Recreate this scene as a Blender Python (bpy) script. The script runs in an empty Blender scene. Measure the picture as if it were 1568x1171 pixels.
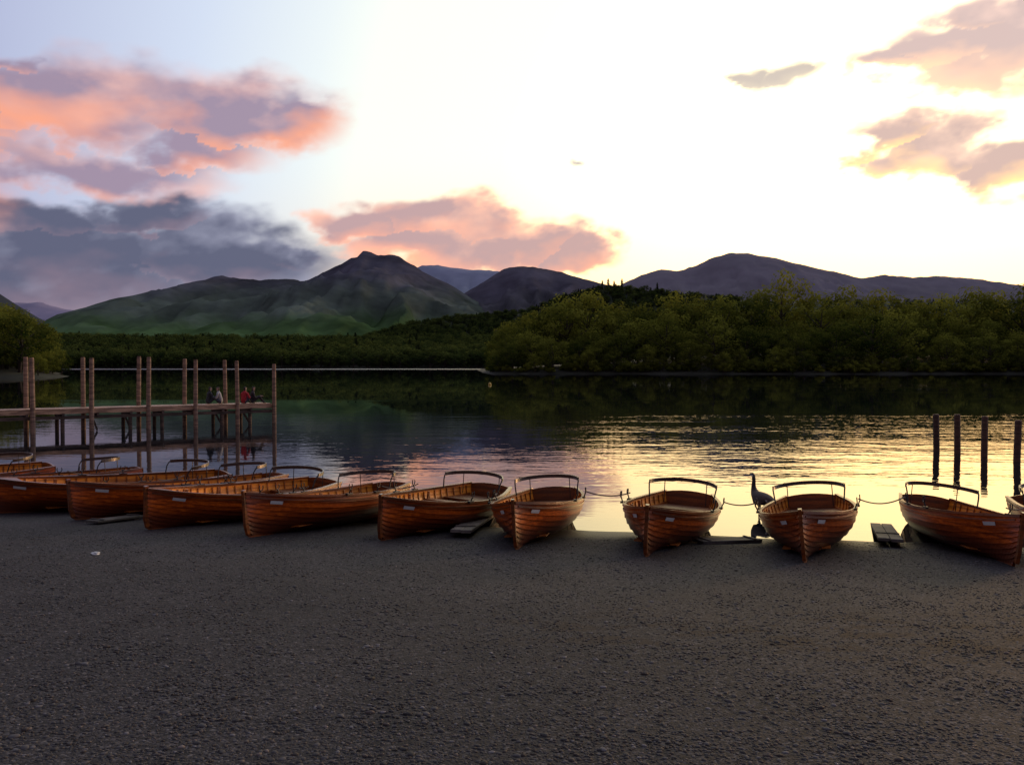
import bpy, bmesh, math, random
from mathutils import Vector, Matrix, noise
random.seed(7)
R=random.Random(11)
scene=bpy.context.scene
W0,H0,F=1568.0,1171.0,1350.0
CAMH=2.8; PITCH=math.radians(1.08)
def ray(px,py):
    x=(px-W0/2)/F; y=(H0/2-py)/F
    return Vector((x, math.cos(PITCH)+y*math.sin(PITCH), -math.sin(PITCH)+y*math.cos(PITCH)))
def at_y(px,py,Y):
    d=ray(px,py); k=Y/d.y
    return Vector((d.x*k,Y,CAMH+d.z*k))
def at_z(px,py,z):
    d=ray(px,py); k=(z-CAMH)/d.z
    return Vector((d.x*k,d.y*k,z))
def fbm(x,y,z=0.0,o=4):
    return noise.fractal(Vector((x,y,z)),1.0,2.0,o)
def gz(x,y):
    z=0.08*(15.2-0.2*x-y)
    if abs(x)<80 and abs(y)<80:
        z+=0.03*noise.noise(Vector((x*0.35,y*0.35,3)))+0.014*noise.noise(Vector((x*1.3,y*1.3,9)))
    if z<-2.5: z=-2.5
    if z>1.5: z=1.5+min((z-1.5)*0.15,3)
    return z
def on_ground(px,py):
    d=ray(px,py); z=0.2
    for _ in range(30):
        k=(z-CAMH)/d.z; z=gz(d.x*k,d.y*k)
    k=(z-CAMH)/d.z
    return Vector((d.x*k,d.y*k,z))

# ------------------------------------------------ materials
def new_mat(name):
    m=bpy.data.materials.new(name); m.use_nodes=True
    nt=m.node_tree; b=nt.nodes['Principled BSDF']
    return m,nt,b
def N(nt,t,**kw):
    n=nt.nodes.new(t)
    for k,v in kw.items(): setattr(n,k,v)
    return n
def noise_n(nt,vec,scale,detail=4,rough=0.55,dist=0.0):
    n=N(nt,'ShaderNodeTexNoise'); n.inputs['Scale'].default_value=scale
    n.inputs['Detail'].default_value=detail; n.inputs['Roughness'].default_value=rough
    n.inputs['Distortion'].default_value=dist
    if vec is not None: nt.links.new(vec,n.inputs['Vector'])
    return n.outputs['Fac']
def mapping(nt,vec,scale=(1,1,1),loc=(0,0,0)):
    n=N(nt,'ShaderNodeMapping'); n.inputs['Scale'].default_value=scale; n.inputs['Location'].default_value=loc
    nt.links.new(vec,n.inputs['Vector']); return n.outputs['Vector']
def ramp(nt,fac,stops):
    n=N(nt,'ShaderNodeValToRGB'); cr=n.color_ramp
    while len(cr.elements)<len(stops): cr.elements.new(0.5)
    for e,(p,c) in zip(cr.elements,stops):
        e.position=p; e.color=(c[0],c[1],c[2],1)
    nt.links.new(fac,n.inputs['Fac']); return n.outputs['Color']
def mixc(nt,fac,a,b,mode='MIX'):
    n=N(nt,'ShaderNodeMix',data_type='RGBA',blend_type=mode)
    if isinstance(fac,(int,float)): n.inputs[0].default_value=fac
    else: nt.links.new(fac,n.inputs[0])
    for i,v in ((6,a),(7,b)):
        if isinstance(v,(tuple,list)): n.inputs[i].default_value=(v[0],v[1],v[2],1)
        else: nt.links.new(v,n.inputs[i])
    return n.outputs[2]
def math_n(nt,op,a,b=None,c=None,clamp=False):
    n=N(nt,'ShaderNodeMath',operation=op,use_clamp=clamp)
    for i,v in enumerate((a,b,c)):
        if v is None: continue
        if isinstance(v,(int,float)): n.inputs[i].default_value=v
        else: nt.links.new(v,n.inputs[i])
    return n.outputs[0]
def sstep(nt,v,a,b,o0=0.0,o1=1.0):
    n=N(nt,'ShaderNodeMapRange',interpolation_type='SMOOTHSTEP')
    nt.links.new(v,n.inputs['Value'])
    n.inputs['From Min'].default_value=a; n.inputs['From Max'].default_value=b
    n.inputs['To Min'].default_value=o0; n.inputs['To Max'].default_value=o1
    return n.outputs['Result']
def bump(nt,b,h,dist,strength=1.0):
    n=N(nt,'ShaderNodeBump'); n.inputs['Distance'].default_value=dist; n.inputs['Strength'].default_value=strength
    nt.links.new(h,n.inputs['Height']); nt.links.new(n.outputs[0],b.inputs['Normal']); return n
def coord(nt,which='Object'):
    return N(nt,'ShaderNodeTexCoord').outputs[which]

def simple(name,col,rough=0.7,var=0.25,scale=8,stretch=(1,1,1),metal=0,bmp=0.0,coat=0,det=4):
    m,nt,b=new_mat(name)
    v=mapping(nt,coord(nt),stretch)
    f=noise_n(nt,v,scale,det,0.6)
    c=ramp(nt,f,[(0.3,[x*(1-var) for x in col]),(0.7,[min(1,x*(1+var)) for x in col])])
    nt.links.new(c,b.inputs['Base Color']); b.inputs['Roughness'].default_value=rough
    b.inputs['Metallic'].default_value=metal; b.inputs['Coat Weight'].default_value=coat
    b.inputs['Coat Roughness'].default_value=0.15
    if bmp: bump(nt,b,f,bmp)
    return m
def wood(name,c1,c2,rough,coat=0.0,spec=.5,keel=False):
    m,nt,b=new_mat(name)
    co=coord(nt)
    v=mapping(nt,co,(14,0.9,14))
    f=noise_n(nt,v,2.2,4,0.65,0.6)
    g=noise_n(nt,mapping(nt,co,(1,0.5,9)),1.8,2,0.5)
    c=ramp(nt,f,[(0.3,c1),(0.72,c2)])
    c=mixc(nt,sstep(nt,g,0.38,0.62,0.0,0.75),c,[x*0.35 for x in c1])
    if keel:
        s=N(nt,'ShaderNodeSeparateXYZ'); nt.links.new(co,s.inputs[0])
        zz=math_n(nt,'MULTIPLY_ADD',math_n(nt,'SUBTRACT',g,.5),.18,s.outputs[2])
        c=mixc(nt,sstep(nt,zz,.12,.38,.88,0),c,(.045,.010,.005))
    oi=N(nt,'ShaderNodeObjectInfo')
    k=math_n(nt,'MULTIPLY_ADD',oi.outputs['Random'],0.5,0.75)
    hs=N(nt,'ShaderNodeHueSaturation'); nt.links.new(k,hs.inputs['Value']); nt.links.new(c,hs.inputs['Color'])
    nt.links.new(hs.outputs[0],b.inputs['Base Color'])
    b.inputs['Roughness'].default_value=rough; b.inputs['Coat Weight'].default_value=coat
    b.inputs['Coat Roughness'].default_value=0.15; b.inputs['Specular IOR Level'].default_value=spec
    bump(nt,b,f,0.002)
    return m
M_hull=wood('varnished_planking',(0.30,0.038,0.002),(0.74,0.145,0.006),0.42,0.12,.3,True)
M_in=wood('varnished_interior',(0.75,0.20,0.014),(0.95,0.40,0.04),0.5,0.05,.25)
M_rib=wood('rib_wood',(0.30,0.07,0.008),(0.45,0.14,0.02),0.5,0.05,.25)
M_gun=wood('gunwale_wood',(0.16,0.035,0.005),(0.30,0.08,0.012),0.34,0.2)
M_thw=wood('thwart_wood',(0.28,0.09,0.025),(0.46,0.18,0.06),0.5,0.05,.3)
M_dark=simple('dark_bentwood',(0.04,0.02,0.012),0.4,0.3,20,coat=0.2)
M_iron=simple('black_iron',(0.03,0.03,0.032),0.45,0.3,30,metal=0.6)
M_white=simple('white_plate',(0.6,0.6,0.58),0.5,0.05,10)
M_rope=simple('rope_fibre',(0.22,0.17,0.12),0.9,0.3,60)
M_old=wood('weathered_plank',(0.10,0.085,0.075),(0.2,0.17,0.15),0.75)
M_deck=wood('jetty_decking',(0.58,0.33,0.19),(0.8,0.5,0.3),0.6)
M_pile=wood('jetty_pile',(0.07,0.045,0.03),(0.14,0.085,0.06),0.7)
M_jpost=wood('jetty_post_wood',(0.26,0.15,0.10),(0.42,0.26,0.17),0.7)
M_post=wood('mooring_post_wood',(0.08,0.035,0.022),(0.15,0.07,0.04),0.7)

# ------------------------------------------------ mesh helpers
def mesh_obj(name,verts,faces,mats,parent=None,smooth=False,midx=None,link=True):
    me=bpy.data.meshes.new(name); me.from_pydata([tuple(v) for v in verts],[],faces)
    for m in mats: me.materials.append(m)
    if midx: me.polygons.foreach_set('material_index',midx)
    if smooth: me.polygons.foreach_set('use_smooth',[True]*len(me.polygons))
    me.update()
    o=bpy.data.objects.new(name,me)
    if link: scene.collection.objects.link(o)
    if parent: o.parent=parent
    return o
def empty(name,loc=(0,0,0)):
    e=bpy.data.objects.new(name,None); e.empty_display_size=0.3; e.location=loc
    scene.collection.objects.link(e); return e
class Geo:
    def __init__(s): s.v=[]; s.f=[]; s.m=[]
    def box(s,c,sx,sy,sz,rot=None,m=0):
        b=len(s.v); c=Vector(c)
        for dx in(-.5,.5):
            for dy in(-.5,.5):
                for dz in(-.5,.5):
                    p=Vector((dx*sx,dy*sy,dz*sz))
                    if rot is not None: p=rot@p
                    s.v.append(c+p)
        for q in((0,1,3,2),(4,6,7,5),(0,4,5,1),(2,3,7,6),(0,2,6,4),(1,5,7,3)):
            s.f.append([b+i for i in q]); s.m.append(m)
    def sweep(s,pts,prof,up=Vector((0,0,1)),m=0,scales=None,cap=True):
        pts=[Vector(p) for p in pts]; n=len(prof); b0=len(s.v)
        for i,p in enumerate(pts):
            t=(pts[min(i+1,len(pts)-1)]-pts[max(i-1,0)]).normalized()
            side=t.cross(up)
            if side.length<1e-4: side=t.cross(Vector((1,0,0)))
            side.normalize(); u=side.cross(t).normalized()
            k=scales[i] if scales else 1
            for a,bb in prof: s.v.append(p+side*a*k+u*bb*k)
        for i in range(len(pts)-1):
            for j in range(n):
                a=b0+i*n+j; b=b0+i*n+(j+1)%n
                s.f.append([a,b,b+n,a+n]); s.m.append(m)
        if cap:
            s.f.append([b0+j for j in range(n)][::-1]); s.m.append(m)
            e=b0+(len(pts)-1)*n
            s.f.append([e+j for j in range(n)]); s.m.append(m)
    def tube(s,pts,r,n=8,m=0,scales=None,up=Vector((0,0,1))):
        s.sweep(pts,[(r*math.cos(2*math.pi*j/n),r*math.sin(2*math.pi*j/n)) for j in range(n)],up,m,scales)
    def obj(s,name,mats,parent=None,smooth=False):
        return mesh_obj(name,s.v,s.f,mats,parent,smooth,s.m)
def rect(w,h): return [(-w/2,-h/2),(w/2,-h/2),(w/2,h/2),(-w/2,h/2)]
def interp(tab,t):
    if t<=tab[0][0]: return tab[0][1]
    for (a,va),(b,vb) in zip(tab,tab[1:]):
        if t<=b:
            return va+(vb-va)*(t-a)/(b-a)
    return tab[-1][1]
def sinterp(tab,t):
    ts=[a for a,_ in tab]; vs=[v for _,v in tab]
    if t<=ts[0]: return vs[0]
    if t>=ts[-1]: return vs[-1]
    for i in range(len(ts)-1):
        if t<=ts[i+1]:
            h=ts[i+1]-ts[i]; u=(t-ts[i])/h
            def sl(k):
                if k==0: return (vs[1]-vs[0])/(ts[1]-ts[0])
                if k==len(ts)-1: return (vs[-1]-vs[-2])/(ts[-1]-ts[-2])
                return (vs[k+1]-vs[k-1])/(ts[k+1]-ts[k-1])
            m0=sl(i)*h; m1=sl(i+1)*h
            return (2*u**3-3*u*u+1)*vs[i]+(u**3-2*u*u+u)*m0+(-2*u**3+3*u*u)*vs[i+1]+(u**3-u*u)*m1

# ------------------------------------------------ rowing boat parts
L=4.5
BT=[(0,.018),(.05,.15),(.1,.27),(.2,.45),(.35,.62),(.5,.70),(.65,.70),(.8,.62),(.92,.50),(1,.42)]
GT=[(0,.66),(.1,.605),(.25,.55),(.5,.505),(.7,.51),(.9,.55),(1,.58)]
KT=[(0,.10),(.03,.035),(.08,.0),(.8,.0),(1,.04)]
def sec(t,s,off=0.0):
    b=sinterp(BT,t); g=sinterp(GT,t); k=interp(KT,t)
    w=min(1,max(0,t/.38)); w=w*w*(3-2*w)
    a=s*math.pi/2
    x=b*((1-w)*s**1.05+w*math.sin(a)**0.85)
    z=k+(g-k)*((1-w)*s+w*(1-math.cos(a)))
    if off:
        e=0.02; s2=min(1,s+e); s1=max(0,s-e)
        x1,z1=sec(t,s1); x2,z2=sec(t,s2)
        dx,dz=x2-x1,z2-z1; l=math.hypot(dx,dz) or 1
        x+=dz/l*off; z-=dx/l*off
        x=max(x,0.004)
    return x,z
def yy(t,z): return t*L-0.10*(z-.3)*(1-t)**10
def xz_at(t,zq,off=-0.02):
    for i in range(1,60):
        x,z=sec(t,i/59,off)
        if z>=zq: return x
    return sec(t,1,off)[0]
NT=44; NS=9
ts=[(i/(NT))**1.15 for i in range(NT+1)]
def grid_rows(g,rows,m=0,flip=False):
    b=len(g.v); n=len(rows[0])
    for r in rows: g.v.extend(r)
    for i in range(len(rows)-1):
        for j in range(n-1):
            q=[b+i*n+j,b+i*n+j+1,b+(i+1)*n+j+1,b+(i+1)*n+j]
            g.f.append(q[::-1] if flip else q); g.m.append(m)
BM={}
def build_boat_meshes():
    g=Geo()
    for side in(-1,1):
        for i in range(NS):
            s0,s1=i/NS,(i+1)/NS
            lo=[];hi=[];lip=[]
            for t in ts:
                x,z=sec(t,s0,0.016); lo.append(Vector((side*x,yy(t,z),z)))
                x,z=sec(t,s1,0.0); hi.append(Vector((side*x,yy(t,z),z)))
                x,z=sec(t,s0,0.0); lip.append(Vector((side*x,yy(t,z),z)))
            grid_rows(g,[lo,hi],0,side<0)
            grid_rows(g,[lip,lo],0,side<0)
        rows=[]
        for j in range(13):
            r=[]
            for t in ts[1:]:
                x,z=sec(t,j/12,-0.012); r.append(Vector((side*max(x,.0),yy(t,z),z+.004)))
            rows.append(r)
        grid_rows(g,rows,1,side>0)
    BM['hull']=(g,[M_hull,M_in],False)
    g=Geo(); pts=[]
    for j in range(15): x,z=sec(1,j/14,.008); pts.append((x,z))
    loop=[(-x,z) for x,z in pts[::-1]]+pts[1:]
    top=[(pts[-1][0]*c,pts[-1][1]+.045*(1-c*c)) for c in(.66,.33,0,-.33,-.66)]
    loop=loop+top
    n=len(loop)
    for y in(L-.012,L+.018):
        for x,z in loop: g.v.append(Vector((x,y,z)))
    g.f.append(list(range(n))[::-1]); g.f.append([n+i for i in range(n)]); g.m+= [0,0]
    for i in range(n): g.f.append([i,(i+1)%n,n+(i+1)%n,n+i]); g.m.append(0)
    BM['transom']=(g,[M_gun],False)
    g=Geo()
    for side in(-1,1):
        p=[]
        for t in ts:
            x,z=sec(t,1); p.append(Vector((side*(x),yy(t,z),z+.012)))
        g.sweep(p,rect(.055,.036))
        p2=[]
        for t in ts[1:]:
            x,z=sec(t,.93,0.012); p2.append(Vector((side*x,yy(t,z),z)))
        g.sweep(p2,rect(.018,.022))
    st=[Vector((0,-0.055,.72)),Vector((0,-0.04,.62)),Vector((0,-.015,.4)),Vector((0,0.0,.2)),Vector((0,.05,.07)),Vector((0,.16,.0)),Vector((0,.4,-.025)),Vector((0,2,-.028)),Vector((0,4.0,-.025)),Vector((0,4.5,.0))]
    g.sweep(st,rect(.045,.07),up=Vector((0,-.7,.7)))
    b=len(g.v)
    for t,s in((.012,0),(.11,-1),(.11,1)):
        x,z=sec(t,1)
        for dz in(0,-.03): g.v.append(Vector((s*x*.98,yy(t,z),z+.02+dz)))
    g.f+= [[b,b+2,b+4],[b+1,b+5,b+3],[b+2,b+3,b+5,b+4]]; g.m+=[0,0,0]
    BM['gunwale']=(g,[M_gun],False)
    g=Geo()
    for i in range(20):
        t=.1+.86*i/19
        for side in(-1,1):
            p=[]
            for j in range(1,13):
                x,z=sec(t,j/12*.97,-.02); p.append(Vector((side*max(x,0),t*L,z)))
            g.sweep(p,rect(.028,.016),up=Vector((0,0,1)))
    for side in(-1,1):
        p=[]
        for i in range(24):
            t=.08+.9*i/23; z=sinterp(GT,t)-.19; p.append(Vector((side*(xz_at(t,z)-.012),t*L,z)))
        g.sweep(p,rect(.02,.04))
    for k in range(-2,3):
        p=[]
        for i in range(16):
            t=.2+.7*i/15; b0=sinterp(BT,t)
            if abs(k)*.13>b0*.62: continue
            p.append(Vector((k*.13,t*L,.075+.012*abs(k))))
        if len(p)>2: g.sweep(p,rect(.115,.015))
    BM['ribs']=(g,[M_rib],False)
    g=Geo()
    for t,w in((.27,.2),(.48,.24),(.66,.24)):
        z=sinterp(GT,t)-.17; x0=xz_at(t-w/2/L,z); x1=xz_at(t+w/2/L,z)
        y0,y1=t*L-w/2,t*L+w/2; b=len(g.v)
        for dz in(0,.028):
            g.v+= [Vector((-x0,y0,z+dz)),Vector((x0,y0,z+dz)),Vector((x1,y1,z+dz)),Vector((-x1,y1,z+dz))]
        g.f+= [[b+3,b+2,b+1,b],[b+4,b+5,b+6,b+7],[b,b+1,b+5,b+4],[b+1,b+2,b+6,b+5],[b+2,b+3,b+7,b+6],[b+3,b,b+4,b+7]]; g.m+=[0]*6
        for s in(-1,1):
            g.box((s*(x0-.03),t*L,z+.09),.03,.05,.14)
    z=sinterp(GT,.9)-.2
    for i in range(7):
        t=.80+.175*i/6; x=xz_at(t,z)
        g.box((0,t*L,z),2*x-.02,.115,.025)
    BM['thwarts']=(g,[M_thw],False)
    g=Geo(); p=[]
    for i in range(25):
        a=-1+2*i/24
        x=.57*math.sin(a*1.35)/math.sin(1.35); y=3.55+.68*(math.cos(a*1.4)-math.cos(1.4))
        z=.79+.05*math.cos(a*1.5)
        p.append(Vector((x,y,z)))
    ends0=[p[0]+Vector((0.03,-.10,-.26)),p[0]+Vector((.01,-.07,-.10)),p[0]+Vector((0,-.03,-.03))]
    ends1=[Vector((-q.x,q.y,q.z)) for q in ends0[::-1]]
    g.sweep(p,rect(.024,.062),m=0)
    g.tube(ends0+[p[0]],.013,6,1); g.tube([p[-1]]+ends1,.013,6,1)
    for i in(6,18):
        q=p[i]; t=q.y/L; zz=sinterp(GT,min(t,1)); g.tube([q,Vector((q.x*1.0,q.y+.03,zz-.12))],.008,6,1)
    BM['backrest']=(g,[M_dark,M_iron],False)
    g=Geo()
    for t in(.40,.585):
        for s in(-1,1):
            x,z=sec(t,1); c=Vector((s*(x+.03),t*L,z+.03))
            g.box(c,.05,.16,.03)
            g.tube([c,c+Vector((s*.03,0,.08))],.011,6)
            c2=c+Vector((s*.035,0,.13)); q=[]
            for k in range(9):
                a=math.radians(140+260*k/8)
                q.append(c2+Vector((0,.05*math.cos(a),.055*math.sin(a))))
            g.tube(q,.009,6,up=Vector((1,0,0)))
    BM['rowlocks']=(g,[M_iron],False)
    g=Geo()
    for s in(-1,1):
        t0,t1=.075,.118
        b=len(g.v)
        for t,ss in((t0,.815),(t1,.815),(t1,.89),(t0,.89)):
            x,z=sec(t,ss,.018); g.v.append(Vector((s*x,yy(t,z),z)))
        g.f.append([b,b+1,b+2,b+3] if s>0 else [b+3,b+2,b+1,b]); g.m.append(0)
    BM['name_plate']=(g,[M_white],False)
build_boat_meshes()
boat_mesh={}
for k,(g,mats,sm) in BM.items():
    me=bpy.data.meshes.new('boat_'+k); me.from_pydata([tuple(v) for v in g.v],[],g.f)
    for m in mats: me.materials.append(m)
    me.polygons.foreach_set('material_index',g.m)
    bm=bmesh.new(); bm.from_mesh(me)
    if k!='hull': bmesh.ops.recalc_face_normals(bm,faces=bm.faces)
    bm.to_mesh(me); bm.free(); me.update(); boat_mesh[k]=me
boats=[((380,823),(580,720),-3),((225,811),(475,712),4),((112,796),(385,706),-2),((-12,786),(305,702),3),
 ((-150,779),(150,698),-3),((-290,772),(28,692),3),((582,828),(735,720),4),((790,842),(845,727),-3),
 ((988,853),(1045,735),3),((1232,862),(1247,732),-5),((1556,868),(1425,737),5),((1830,872),(1625,742),-3)]
boat_tf=[]
for foot,hoop,roll in boats:
    P=on_ground(*foot); Q=at_z(hoop[0],hoop[1],.80)
    d=Vector((Q.x-P.x,Q.y-P.y,0)); dist=d.length; d.normalize()
    P0=P-d*0.05
    S=P0+d*L; zs=max(gz(S.x,S.y),-0.16)+.035; zb=gz(P0.x+d.x*.3,P0.y+d.y*.3)+.012
    yax=Vector((d.x*L,d.y*L,zs-zb)).normalized()
    xax=yax.cross(Vector((0,0,1))).normalized()
    zax=xax.cross(yax)
    rot=Matrix((xax,yax,zax)).transposed().to_4x4()@Matrix.Rotation(math.radians(roll),4,'Y')
    e=empty('rowing_boat'); mw=Matrix.Translation(Vector((P0.x,P0.y,zb)))@rot
    e.matrix_world=mw; boat_tf.append(mw)
    for k,me in boat_mesh.items():
        o=bpy.data.objects.new(k,me); scene.collection.objects.link(o); o.parent=e
order=[5,4,3,2,1,0,6,7,8,9,10,11]
for a,b in zip(order,order[1:]):
    x,z=sec(.62,1); A=boat_tf[a]@Vector((x+.05,.62*L,z+.12)); x2,z2=sec(.62,1); B=boat_tf[b]@Vector((-x2-.05,.62*L,z2+.12))
    if (A-B).length>3.2 or (A-B).length<.15: continue
    g=Geo(); pts=[]
    for i in range(15):
        u=i/14; p=A.lerp(B,u); p.z-=.35*(A-B).length*.25*4*u*(1-u); pts.append(p)
    g.tube(pts,.011,6); g.obj('mooring_rope',[M_rope])

# ------------------------------------------------ beach ground
def axis(parts):
    out=[]
    for a,b,s in parts:
        n=max(1,int(round((b-a)/s)))
        for i in range(n): out.append(a+(b-a)*i/n)
    out.append(parts[-1][1]); return out
xs=axis([(-7000,-300,900),(-300,-60,30),(-60,-25,2.5),(-25,25,.35),(25,60,2.5),(60,300,30),(300,7000,900)])
ys=axis([(-3000,-60,400),(-60,-6,4),(-6,2,.8),(2,22,.3),(22,60,2),(60,300,30),(300,9000,900)])
vs=[(x,y,gz(x,y)) for y in ys for x in xs]; nx=len(xs)
fs=[(j*nx+i,j*nx+i+1,(j+1)*nx+i+1,(j+1)*nx+i) for j in range(len(ys)-1) for i in range(nx-1)]
m,nt,b=new_mat('wet_shingle')
co=coord(nt)
v1=N(nt,'ShaderNodeTexVoronoi'); v1.inputs['Scale'].default_value=60; nt.links.new(co,v1.inputs['Vector'])
v2=N(nt,'ShaderNodeTexVoronoi'); v2.inputs['Scale'].default_value=34; nt.links.new(co,v2.inputs['Vector'])
sp=N(nt,'ShaderNodeSeparateColor'); nt.links.new(v1.outputs['Color'],sp.inputs[0])
sp2=N(nt,'ShaderNodeSeparateColor'); nt.links.new(v2.outputs['Color'],sp2.inputs[0])
c=ramp(nt,sp.outputs[0],[(0,(.009,.009,.010)),(.5,(.031,.030,.032)),(.85,(.062,.058,.060)),(1,(.19,.18,.18))])
c2=ramp(nt,sp2.outputs[0],[(0,(.011,.011,.012)),(.6,(.035,.033,.035)),(1,(.085,.078,.077))])
c=mixc(nt,.4,c,c2)
big=noise_n(nt,co,.55,3,.6)
c=mixc(nt,1.0,c,ramp(nt,big,[(.3,(.65,.64,.66)),(.7,(1.08,1.04,1.05))]),'MULTIPLY')
wd=noise_n(nt,mapping(nt,co,(.8,2.2,1)),1.9,4,.7,.4)
sx=N(nt,'ShaderNodeSeparateXYZ'); nt.links.new(co,sx.inputs[0])
band=math_n(nt,'ABSOLUTE',math_n(nt,'ADD',math_n(nt,'ADD',sx.outputs[1],math_n(nt,'MULTIPLY',sx.outputs[0],.05)),-7.3))
bm_=sstep(nt,band,.15,1.5,1,0)
wmask=math_n(nt,'MULTIPLY',sstep(nt,wd,.51,.58),bm_)
wmask=math_n(nt,'MULTIPLY',wmask,sstep(nt,sx.outputs[0],-1,1.5,.2,1))
c=mixc(nt,math_n(nt,'MULTIPLY',wmask,.8),c,(.022,.011,.006))
wet=sstep(nt,sx.outputs[2],0.0,.16,1,0)
c=mixc(nt,wet,c,mixc(nt,1.0,c,(.5,.5,.52),'MULTIPLY'))
nt.links.new(c,b.inputs['Base Color'])
r=math_n(nt,'MULTIPLY_ADD',wet,-.4,.85); nt.links.new(r,b.inputs['Roughness']); b.inputs['Specular IOR Level'].default_value=.2
hh=math_n(nt,'ADD',math_n(nt,'MULTIPLY',v1.outputs['Distance'],-.6),math_n(nt,'MULTIPLY',v2.outputs['Distance'],-.5))
bump(nt,b,hh,.010,.7)
ground=mesh_obj('shingle_beach',vs,fs,[m],smooth=True)

# ------------------------------------------------ GN scatter
def scatter(name,pts,coll,mats=None):
    me=bpy.data.meshes.new(name); me.from_pydata([tuple(p[0]) for p in pts],[],[])
    a=me.attributes.new('scl','FLOAT_VECTOR','POINT'); a.data.foreach_set('vector',[c for p in pts for c in p[1]])
    a=me.attributes.new('rot','FLOAT_VECTOR','POINT'); a.data.foreach_set('vector',[c for p in pts for c in (0,0,p[2])])
    a=me.attributes.new('idx','INT','POINT'); a.data.foreach_set('value',[p[3] for p in pts])
    o=bpy.data.objects.new(name,me); scene.collection.objects.link(o)
    ng=bpy.data.node_groups.new('scatter_'+name,'GeometryNodeTree')
    ng.interface.new_socket('Geometry',in_out='INPUT',socket_type='NodeSocketGeometry')
    ng.interface.new_socket('Geometry',in_out='OUTPUT',socket_type='NodeSocketGeometry')
    gi=ng.nodes.new('NodeGroupInput'); go=ng.nodes.new('NodeGroupOutput')
    ip=ng.nodes.new('GeometryNodeInstanceOnPoints'); ci=ng.nodes.new('GeometryNodeCollectionInfo')
    ci.inputs['Collection'].default_value=coll; ci.inputs['Separate Children'].default_value=True; ci.inputs['Reset Children'].default_value=True
    def na(nm,t):
        n=ng.nodes.new('GeometryNodeInputNamedAttribute'); n.data_type=t; n.inputs['Name'].default_value=nm; return n.outputs['Attribute']
    ng.links.new(gi.outputs[0],ip.inputs['Points']); ng.links.new(ci.outputs[0],ip.inputs['Instance'])
    ip.inputs['Pick Instance'].default_value=True
    ng.links.new(na('idx','INT'),ip.inputs['Instance Index'])
    ng.links.new(na('rot','FLOAT_VECTOR'),ip.inputs['Rotation'])
    ng.links.new(na('scl','FLOAT_VECTOR'),ip.inputs['Scale'])
    ng.links.new(ip.outputs[0],go.inputs[0])
    md=o.modifiers.new('scatter','NODES'); md.node_group=ng
    return o
def pebble_mat(name,c):
    m,nt,b=new_mat(name); oi=N(nt,'ShaderNodeObjectInfo')
    cc=ramp(nt,oi.outputs['Random'],[(0,[x*.6 for x in c]),(.6,c),(.92,[x*1.5 for x in c]),(1,[x*3.2 for x in c])])
    nt.links.new(cc,b.inputs['Base Color']); b.inputs['Roughness'].default_value=.75; b.inputs['Specular IOR Level'].default_value=.2; return m
MP=[pebble_mat('pebble_grey',(.060,.056,.057)),pebble_mat('pebble_brown',(.066,.054,.048))]
pc=bpy.data.collections.new('pebble_kinds')
for i in range(5):
    bm=bmesh.new(); bmesh.ops.create_icosphere(bm,subdivisions=1 if i%2 else 2,radius=1)
    for v in bm.verts:
        v.co*=1+.28*noise.noise(v.co*1.2+Vector((i*7,0,0)))
        v.co.z*=.38; v.co.y*=.75
    me=bpy.data.meshes.new('pebble%d'%i); bm.to_mesh(me); bm.free(); me.materials.append(MP[i%2])
    me.polygons.foreach_set('use_smooth',[True]*len(me.polygons))
    pc.objects.link(bpy.data.objects.new('p%d'%i,me))
pts=[]
for _ in range(70000):
    y=3.8+(R.random()**1.6)*10; x=(R.random()*2-1)*(y*.62+.5)
    s=R.lognormvariate(math.log(.0082),.40); s=min(s,.030)
    z=gz(x,y)
    if z<.01: continue
    pts.append(((x,y,z+s*.08),(s,s,s),R.random()*6.28,R.randrange(5)))
scatter('beach_pebbles',pts,pc)

# ------------------------------------------------ water
m,nt,b=new_mat('lake_water')
co=coord(nt); sx=N(nt,'ShaderNodeSeparateXYZ'); nt.links.new(co,sx.inputs[0])
X,Y=sx.outputs[0],sx.outputs[1]
b.inputs['Base Color'].default_value=(.006,.009,.012,1); b.inputs['IOR'].default_value=1.38
n1=noise_n(nt,mapping(nt,co,(.75,1.25,1)),2.6,2,.5,.3)
n2=noise_n(nt,mapping(nt,co,(.6,1.1,1),(13,4,0)),.8,2,.5,.2)
band=noise_n(nt,mapping(nt,co,(.006,.075,1),(0,7,0)),1,2,.55)
near=sstep(nt,Y,42,60,1,.06)
bb=math_n(nt,'MULTIPLY',sstep(nt,band,.55,.64),sstep(nt,Y,110,160,.8,0.1))
amp=math_n(nt,'ADD',near,bb,clamp=True)
patch_=noise_n(nt,mapping(nt,co,(.05,.13,1),(2,2,0)),1.3,2,.5)
amp=math_n(nt,'MULTIPLY',amp,sstep(nt,patch_,.35,.6,.45,1.0))
amp=math_n(nt,'MULTIPLY',amp,sstep(nt,Y,16,24,.3,1))
amp=math_n(nt,'MULTIPLY',amp,sstep(nt,X,-3,10,.32,.85))
h=math_n(nt,'ADD',math_n(nt,'MULTIPLY',n1,.011),math_n(nt,'MULTIPLY',n2,.024))
h=math_n(nt,'MULTIPLY',h,amp)
bump(nt,b,h,1.0,1.0)
far=sstep(nt,Y,640,700,.0,.33)
nt.links.new(math_n(nt,'ADD',far,.012),b.inputs['Roughness'])
mesh_obj('lake_water',[(-7000,-200,0),(7000,-200,0),(7000,9000,0),(-7000,9000,0)],[(0,1,2,3)],[m])

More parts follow.
